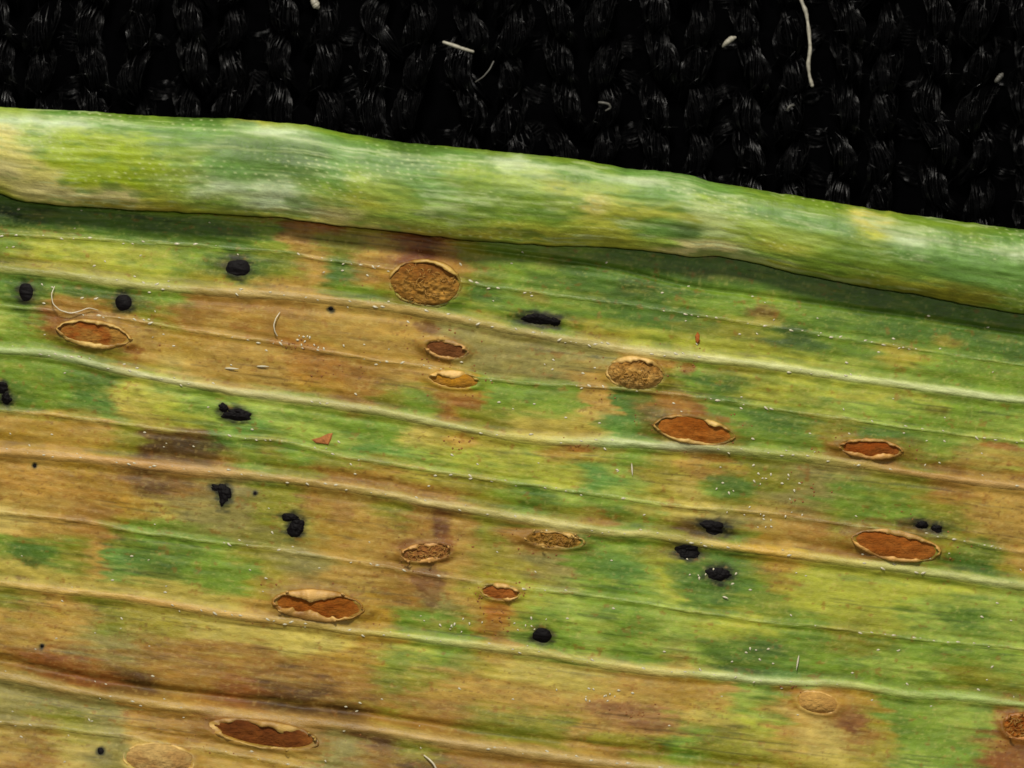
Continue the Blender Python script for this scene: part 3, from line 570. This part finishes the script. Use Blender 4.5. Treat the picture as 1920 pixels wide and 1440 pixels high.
    for q, (d, z) in enumerate(cs):
        x, y = ell(T, d + wob)
        x0, y0 = ell(T, 8.0)
        zb = z_at(x0, y0) * .55 + z0 * .45
        fl = 0.007 * fbm(x / 8.0, y / 6.0, sd + 6, 2) if 1 < q < 8 else 0
        vs.append(np.stack([wx(x), wy(y), zb + z + fl], -1))
        base = tissue_rgb(x, y, s_of(x, y)); k = [0, .05, .35, .85, 1, 1, 1, .8, .5, .3][q]
        k = k * np.clip(pres, 0, 1)[:, None] * np.clip(.92 + .5 * fbm(x / 16.0, y / 9.0, sd + 8, 3), .35, 1.1)[:, None]
        base = base * .7 + np.array(P['spore'], float) * .3; rc = np.minimum(np.array(P['rim'], float) * (1.16 + .10 * rag)[:, None], 232)
        cc.append(base * (1 - np.clip(k, 0, 1)) + rc * np.clip(k, 0, 1))
    vs = np.concatenate(vs); cc = np.concatenate(cc)
    new_obj('torn_rim', vs, gridfaces(len(cs), nt, True)[:, ::-1], M_RIM, root, True, pig(cc), np.stack([vs[:, 0], vs[:, 1]], -1))
    # a few shreds of skin standing on the rim
    rnd = random.Random(sd * 31)
    if form in ('lobed', 'torn', 'ripped'):
        for q in range({'lobed': 4, 'torn': 5, 'ripped': 4}.get(form, 2)):
            th0 = rnd.uniform(3.4, 6.0) if rnd.random() < .6 else rnd.uniform(.5, 2.6); x, y = ell(np.array([th0]), 1.0); x = float(x[0]); y = float(y[0]); L = rnd.uniform(5, 10); an = th0 + rnd.choice((-1.57, 1.57)) + rnd.uniform(-.6, .6)
            n = 6; tq = np.linspace(0, 1, n); sx = x + L * tq * math.cos(an); sy = y + L * tq * math.sin(an) * .8
            zz = z_at([x], [y])[0] + .035 + .03 * np.sin(tq * 2.2); wd = 2.6 * (1 - tq ** 2) + .5; px_, py_ = -math.sin(an), math.cos(an)
            va = np.concatenate([np.stack([wx(sx + sg * px_ * wd), wy(sy + sg * py_ * wd), zz + dz], -1) for sg, dz in ((-1, 0), (0, .012), (1, 0), (0, -.012))])
            va = va.reshape(4, n, 3).transpose(1, 0, 2).reshape(-1, 3)
            new_obj('skin_shred', va, gridfaces(n, 4, True), M_RIM, root, True, np.repeat(pig(P['rim'])[None, :], len(va), 0), va[:, :2])
for P in PUST: pustule(P)

# ------------------------------------------------------------------ black bodies sunk in the tissue
for (cx, cy, rx, ry, tl, hh, sd) in BLACK:
    nr, nt = 18, 64; rr = np.linspace(0, 1, nr); T_ = np.linspace(0, 2 * np.pi, nt, endpoint=False); R, T = np.meshgrid(rr, T_, indexing='ij')
    rg = .16 if sd in (1, 2, 3, 16, 20, 21, 22, 23, 24, 25) else .42
    rn = 1 + rg * fbm(np.cos(T) * 1.2 + sd * 3, np.sin(T) * 1.2 + sd, sd, 2) + (rg - .16) * .6 * fbm(np.cos(T) * 4 + sd, np.sin(T) * 4, sd + 4, 2); th = math.radians(tl)
    u = rx * rn * R * np.cos(T); v = ry * rn * R * np.sin(T); X = cx + u * math.cos(th) - v * math.sin(th); Y = cy + u * math.sin(th) + v * math.cos(th)
    Z = z_at(X.ravel(), Y.ravel()).reshape(X.shape) + .5 * hh * np.clip(1 - R ** 2, 0, 1) ** .8 - 0.005 + hh * (.05 if rg < .2 else .22) * fbm(X / 8.0, Y / 6.0, sd, 3) * (1 - R ** 4)
    new_obj('black_spot', np.stack([wx(X), wy(Y), Z], -1).reshape(-1, 3), gridfaces(nr, nt, True)[:, ::-1], M_BLACK, leaf)

# ------------------------------------------------------------------ prickle hairs on the veins and spore dust: too small to pick apart
def beads(name, pts, mat, parent, flat=.45):
    """pts: x, y, length, width, angle, z lift, stand"""
    a = 6; vs, fs = [], []
    prf = [(-1, .02), (-.75, .65), (-.2, 1.0), (.35, .75), (1, .05)]
    P = np.array(pts, float); zb = z_at(P[:, 0], P[:, 1])
    for (x, y, L, W, an, lift, stand), z in zip(P, zb):
        b0 = len(vs)
        for (t, r) in prf:
            for q in range(a):
                g = 2 * math.pi * q / a; lx = t * L; ly = r * W * math.cos(g); lz = r * W * math.sin(g) / S * flat
                vs.append((wx(x + lx * math.cos(an) - ly * math.sin(an)), wy(y + lx * math.sin(an) + ly * math.cos(an)), z + lift + lz + stand * max(0, t + .4)))
        for i in range(len(prf) - 1):
            for q in range(a): fs.append((b0 + i * a + q, b0 + i * a + (q + 1) % a, b0 + (i + 1) * a + (q + 1) % a, b0 + (i + 1) * a + q))
    o = new_obj(name, np.array(vs), np.array(fs), mat, parent); o['kind'] = 'stuff'; return o
rnd = random.Random(3)
pts = []
for k, (stg, hw, h) in VEIN.items():
    if k == 1: continue
    x = -370.0
    while x < 2290:
        x += rnd.choice((10, 16, 22, 30, 40, 52)) * rnd.uniform(.7, 1.3)
        if vnoise(x / 130.0, k * 5.0, 4) < .42: continue
        y = float(cev(BND[k], x)) + rnd.gauss(0, hw * .35)
        sz = rnd.uniform(.4, 1.0) ** 1.3; pts.append((x, y, 5.6 * sz, 2.5 * sz, .12 + rnd.gauss(0, .3), .003 if hw < 9 else .011, .0))
for _ in range(330):
    x = rnd.uniform(-300, 2250); s = rnd.uniform(.6, 11.3); y = float(y_of(np.array([x]), np.array([s]))[0])
    sz = rnd.uniform(.45, .95); pts.append((x, y, 4.0 * sz, 2.4 * sz, .12 + rnd.gauss(0, .4), .001, .004))
for cx, cy, n, sx, sy in ((1410,1225,8,60,22),(1370,912,5,40,18),(1450,900,10,70,30),(1150,1305,12,80,12),(1340,1078,8,40,20),(1000,1180,10,60,30),(560,640,12,60,14),(1440,970,12,60,20),(850,1170,10,50,18),(1490,450,0,1,1)):
    for _ in range(n): sz = rnd.uniform(.5, 1.0); pts.append((cx + rnd.gauss(0, sx * .6), cy + rnd.gauss(0, sy * .6), 3.4 * sz, 2.4 * sz, rnd.uniform(0, 3), .003, .004))
for (x, y, L, an) in ((435,691,14,.05),(493,687,12,.02),(1495,1242,15,1.75),(1185,880,12,1.5),(1360,1120,6,.3)): pts.append((x, y, L, 2.0, an, .02, .01))
beads('prickle_hairs', pts, M_PRICK, leaf)
pts = []
for P in PUST:
    if P['form'] == 'blister': continue
    for _ in range(16):
        an = rnd.uniform(0, 6.28); d = rnd.uniform(1.05, 1.9); sz = rnd.uniform(.5, 1.2)
        pts.append((P['c'][0] + P['a'] * d * math.cos(an), P['c'][1] + P['b'] * d * 1.3 * math.sin(an), 2.0 * sz, 1.7 * sz, rnd.uniform(0, 3), .002, .0))
for cx, cy, n, sx, sy in ((560,645,10,40,12),(860,830,12,40,12),(1085,835,12,30,10),(930,1160,14,30,20),(820,1030,18,50,30),(1290,690,8,14,14),(640,690,14,60,20),(1500,930,14,60,30),(1310,640,6,6,14),(1480,1290,10,30,12),(1180,1340,14,60,14)):
    for _ in range(n): sz = rnd.uniform(.5, 1.3); pts.append((cx + rnd.gauss(0, sx * .6), cy + rnd.gauss(0, sy * .6), 2.2 * sz, 1.7 * sz, rnd.uniform(0, 3), .002, 0))
beads('spore_dust', pts, plain_mat('orange_spore_dust', (0.24, 0.10, 0.03), .8, .2, 30, .4), leaf)

# ------------------------------------------------------------------ tubes for lint and hairs
def tube(name, pts, rad, mat, label, cat, group=None, z0=None, sides=8, knots=0.0, seed=1, n=40):
    """pts: x, y, height in mm ; rad in units (list or number)"""
    p = np.array(pts, float); t = np.linspace(0, len(p) - 1, n); pos = np.stack([np.interp(t, np.arange(len(p)), p[:, c]) for c in range(3)], -1)
    if len(p) > 2:
        kq = np.array([1, 2, 3, 4, 3, 2, 1.]) / 16; sm = np.stack([np.convolve(np.pad(pos[:, c], 3, 'edge'), kq, 'valid') for c in range(3)], -1); sm[0] = pos[0]; sm[-1] = pos[-1]; pos = sm
    r = np.interp(t, np.linspace(0, len(p) - 1, len(np.atleast_1d(rad))), np.atleast_1d(rad)) * (1 + knots * fbm(t * 9.0 / len(p) * 2.2, t * 0 + seed, seed, 3)) / S
    r[0] *= .4; r[-1] *= .4
    q = np.stack([wx(pos[:, 0]), wy(pos[:, 1]), pos[:, 2]], -1); tg = np.gradient(q, axis=0); tg /= np.linalg.norm(tg, axis=1)[:, None]
    up = np.array([0, 0, 1.0]); sd = np.cross(tg, up); sd /= np.linalg.norm(sd, axis=1)[:, None] + 1e-9; up2 = np.cross(sd, tg)
    g = np.linspace(0, 2 * np.pi, sides, endpoint=False)
    v = q[:, None, :] + r[:, None, None] * (np.cos(g)[None, :, None] * sd[:, None, :] + np.sin(g)[None, :, None] * up2[:, None, :])
    f = gridfaces(n, sides, True).tolist() + [list(range(sides))[::-1], [(n - 1) * sides + i for i in range(sides)]]
    o = new_obj(name, v.reshape(-1, 3), f, mat); o['label'] = label; o['category'] = cat
    if group: o['group'] = group
    return o

# ------------------------------------------------------------------ black knitted cloth under the leaf
CZ = -0.42
nxc, nyc = 150, 110; cx_ = np.linspace(-1500, 3400, nxc); cy_ = np.linspace(-1300, 2700, nyc); CX, CY = np.meshgrid(cx_, cy_)
CH = CZ - 0.22 + 0.04 * fbm(CX / 200.0, CY / 200.0, 2)
cloth = new_obj('cloth', np.stack([wx(CX), wy(CY), CH], -1).reshape(-1, 3), gridfaces(nyc, nxc)[:, ::-1], M_CLOTH)
cloth['kind'] = 'structure'; cloth['label'] = 'black knitted cloth under the leaf'
def yarn_mesh(seed, lean):
    """one leg of a knitted stitch: a fat bundle of fine filaments"""
    r_ = random.Random(seed); vs, fs = [], []
    def strand(pts, rad, sides):
        b0 = len(vs); n = len(pts); pa = np.array(pts); tg = np.gradient(pa, axis=0); tg /= np.linalg.norm(tg, axis=1)[:, None] + 1e-9
        for i in range(n):
            s_ = np.cross(tg[i], (0, 0, 1.0)); s_ /= np.linalg.norm(s_) + 1e-9; u_ = np.cross(s_, tg[i]); e = math.sin(math.pi * min(1, max(0, (i + .25) / (n - .5)))) ** .4
            for q in range(sides):
                g = 2 * math.pi * q / sides; vs.append(tuple(pa[i] + rad * e * (math.cos(g) * s_ + math.sin(g) * u_)))
        for i in range(n - 1):
            for q in range(sides): fs.append((b0 + i * sides + q, b0 + i * sides + (q + 1) % sides, b0 + (i + 1) * sides + (q + 1) % sides, b0 + (i + 1) * sides + q))
    Lh = 0.40
    def axis(t):      # t -1..1 : the leg arcs over and dives at both ends
        return np.array([lean * (0.10 * t + 0.05 * (1 - t * t)), Lh * t, 0.10 - 0.34 * t * t * (1 if t < 0 else .75)])
    strand([axis(t) - np.array([0, 0, .03]) for t in np.linspace(-1, 1, 11)], 0.115, 8); ncore = len(fs)
    for q in range(60):
        ph = r_.uniform(0, 6.28); rd = 0.150 * math.sqrt(r_.uniform(.45, 1.15)); tw = r_.uniform(.5, 1.3) * lean; t0 = r_.uniform(-1.05, -.3); t1 = r_.uniform(.3, 1.05); pts_ = []
        for t in np.linspace(t0, t1, 9):
            c = axis(t); an = ph + tw * t; env = rd * (1 - .35 * t * t) * (1 + .16 * math.sin(5 * t + ph * 3))
            pts_.append(c + np.array([env * math.cos(an), .03 * math.sin(ph * 3 + t * 4), env * math.sin(an) * .85]))
        strand(pts_, r_.uniform(.0045, .0085), 4)
    for q in range(16):    # stray filaments
        p = axis(r_.uniform(-.6, .6)) + np.array([r_.uniform(-.1, .1), 0, .10]); d = np.array([r_.uniform(-1, 1), r_.uniform(-1, 1), r_.uniform(.1, .5)]); pts_ = [p + d * .16 * t + np.array([0, 0, -.10 * t * t]) for t in np.linspace(0, 1, 7)]
        strand(pts_, r_.uniform(.0035, .0055), 4)
    me = bpy.data.meshes.new('yarn_loop'); me.from_pydata(vs, [], fs); me.polygons.foreach_set('use_smooth', np.ones(len(me.polygons), bool)); me.materials.append(M_YARN); me.materials.append(M_CLOTH); me.polygons.foreach_set('material_index', (np.arange(len(me.polygons)) < ncore).astype(np.int32)); return me
LEGS = {s: [yarn_mesh(11 + q + (50 if s > 0 else 0), s) for q in range(5)] for s in (-1, 1)}
rnd = random.Random(12)
for wale in range(-2, 13):
    x0 = 36 + wale * 176.5
    for r in range(-5, 7):
        for sgn in (-1, 1):
            x = x0 + sgn * 32 + rnd.gauss(0, 5); y = 40 + r * 82 + (14 if sgn > 0 else 0) + 9 * math.sin(wale * 1.7) + rnd.gauss(0, 7)
            if y > float(cev(U_EDGE, x)) + 70: continue
            o = bpy.data.objects.new('yarn_loop', rnd.choice(LEGS[sgn])); col.objects.link(o); o.parent = cloth
            o.location = (float(wx(x)), float(wy(y)), CZ - .02 + rnd.gauss(0, .02)); k = rnd.uniform(.9, 1.08)
            o.scale = (k, k * rnd.uniform(.95, 1.08), k); o.rotation_euler = (rnd.gauss(0, .10), rnd.gauss(0, .28), rnd.gauss(0, .09))

# sunken stitches in the furrows between the wales
for wale in range(-2, 13):
    for r in range(-4, 6):
        x = 36 + (wale + .5) * 176.5 + rnd.gauss(0, 6); y = 66 + r * 88 + rnd.gauss(0, 8)
        if y > float(cev(U_EDGE, x)) + 60: continue
        o = bpy.data.objects.new('yarn_loop', rnd.choice(LEGS[rnd.choice((-1, 1))])); col.objects.link(o); o.parent = cloth
        o.location = (float(wx(x)), float(wy(y)), CZ - .31); o.scale = (.9, .75, .6); o.rotation_euler = (0, rnd.gauss(0, .5), 1.57 + rnd.gauss(0, .35))
# ------------------------------------------------------------------ lint lying on the cloth and on the leaf
zc = CZ + .22
tube('lint_fibre', [(1498,-30,zc),(1504,-2,zc+.02),(1514,22,zc+.03),(1519,60,zc+.04),(1521,90,zc+.05),(1517,118,zc+.04),(1520,142,zc+.02),(1526,161,zc)], [2.6,3.2,4.0,3.6,3.4,3.2,3.0,4.2], M_LINT, 'long pale wavy fibre on the black cloth', 'fibre', knots=.45, seed=3, n=70)
tube('lint_fibre', [(829,76,zc+.02),(850,83,zc+.03),(870,90,zc+.03),(889,95,zc+.01)], [2.6,3.6,3.4,2.8], M_LINT, 'short straight grey-white fibre on the black cloth', 'fibre', knots=.25, seed=5)
tube('lint_fibre', [(926,112,zc+.02),(918,128,zc+.03),(906,142,zc+.02),(890,152,zc-.02)], [1.6,1.5,1.3,1.0], M_LINTD, 'thin dim curved fibre below the short straight fibre on the cloth', 'fibre', seed=6)
tube('lint_fleck', [(1356,86,zc),(1363,78,zc+.03),(1372,71,zc+.03),(1382,67,zc)], [1.5,5.0,6.0,2.5], M_LINT, 'small pale wedge-shaped fleck on the cloth near the long wavy fibre', 'fleck', knots=.2, seed=7)
tube('lint_fleck', [(587,-8,zc),(588,2,zc+.03),(592,8,zc+.02),(597,13,zc)], [5,7.5,7,2.5], M_LINT, 'round whitish fleck of lint at the edge of the cloth stitches', 'fleck', knots=.3, seed=8)
tube('lint_fleck', [(1869,152,zc),(1874,147,zc+.02),(1880,140,zc+.02),(1884,135,zc)], [2,5.0,5.0,2], M_LINTD, 'dull grey-green oval fleck on the dark cloth', 'fleck', knots=.3, seed=9)
tube('lint_fibre', [(1122,190,zc+.01),(1132,191,zc+.03),(1142,193,zc+.02),(1146,200,zc),(1135,206,zc-.02)], [2.2,2.6,2.4,2.0,1.4], M_LINTD, 'hooked grey fibre on the cloth above the rolled leaf edge', 'fibre', seed=10)
tube('lint_fleck', [(1478,206,zc),(1480,200,zc+.02),(1485,196,zc+.01),(1492,195,zc)], [1.6,2.6,2.6,1.4], M_LINTD, 'tiny grey comma-shaped fleck on the cloth below the long fibre', 'fleck', seed=11)
def zz(x, y, h): return float(z_at([x], [y])[0]) + h
def on_leaf(pts): return [(x, y, zz(x, y, h)) for x, y, h in pts]
tube('lint_fibre', on_leaf([(104,536,.05),(98,552,.08),(101,570,.09),(114,582,.08),(134,588,.07),(150,584,.06),(168,577,.05),(186,582,.03)]), [.7,.9,1.0,1.0,.9,.9,.8,.6], M_HAIR, 'fine pale looping hair on the leaf beside a rust pustule', 'hair', seed=12, n=60)
tube('lint_fibre', on_leaf([(526,585,.03),(518,597,.05),(514,610,.06),(516,622,.05),(521,631,.03)]), [.8,1.0,1.2,1.1,.8], M_HAIR, 'short pale curved hair on the brown patch of the leaf', 'hair', seed=13)
tube('lint_fibre', on_leaf([(795,1412,.03),(806,1420,.05),(814,1428,.05),(820,1440,.03),(824,1452,.02)]), [1.2,1.6,1.8,1.6,1.2], M_HAIR, 'pale bent hair on the tan lower part of the leaf', 'hair', seed=14)
# flakes of rust lying on the leaf
def flake(pts, h, c, label):
    n = len(pts); lo = [(float(wx(x)), float(wy(y)), zz(x, y, .004)) for x, y in pts]; mxx = sum(p[0] for p in pts) / n; myy = sum(p[1] for p in pts) / n
    hi = [(float(wx(mxx + (x - mxx) * .82)), float(wy(myy + (y - myy) * .82)), zz(x, y, h * (.7 + .6 * ((i * 37) % 10) / 10))) for i, (x, y) in enumerate(pts)]
    ce = (float(wx(mxx)), float(wy(myy)), zz(mxx, myy, h * 1.3)); f = [(i, (i + 1) % n, n + (i + 1) % n, n + i) for i in range(n)] + [(n + i, n + (i + 1) % n, 2 * n) for i in range(n)]
    o = new_obj('rust_flake', lo + hi + [ce], [q[::-1] for q in f], plain_mat('rust_flake', lin(c), .75, .2, 30, .35, .01), None, False); o['label'] = label; o['category'] = 'flake'
flake([(584,824),(600,820),(615,813),(624,812),(621,824),(616,834),(603,832),(592,831)], .016, (160,102,54), 'orange triangular rust flake on the pale green lane of the leaf')
flake([(1304,640),(1303,630),(1308,622),(1312,628),(1311,638),(1308,645)], .03, (160,88,34), 'small orange rust crumb on the leaf above the stout pale vein')
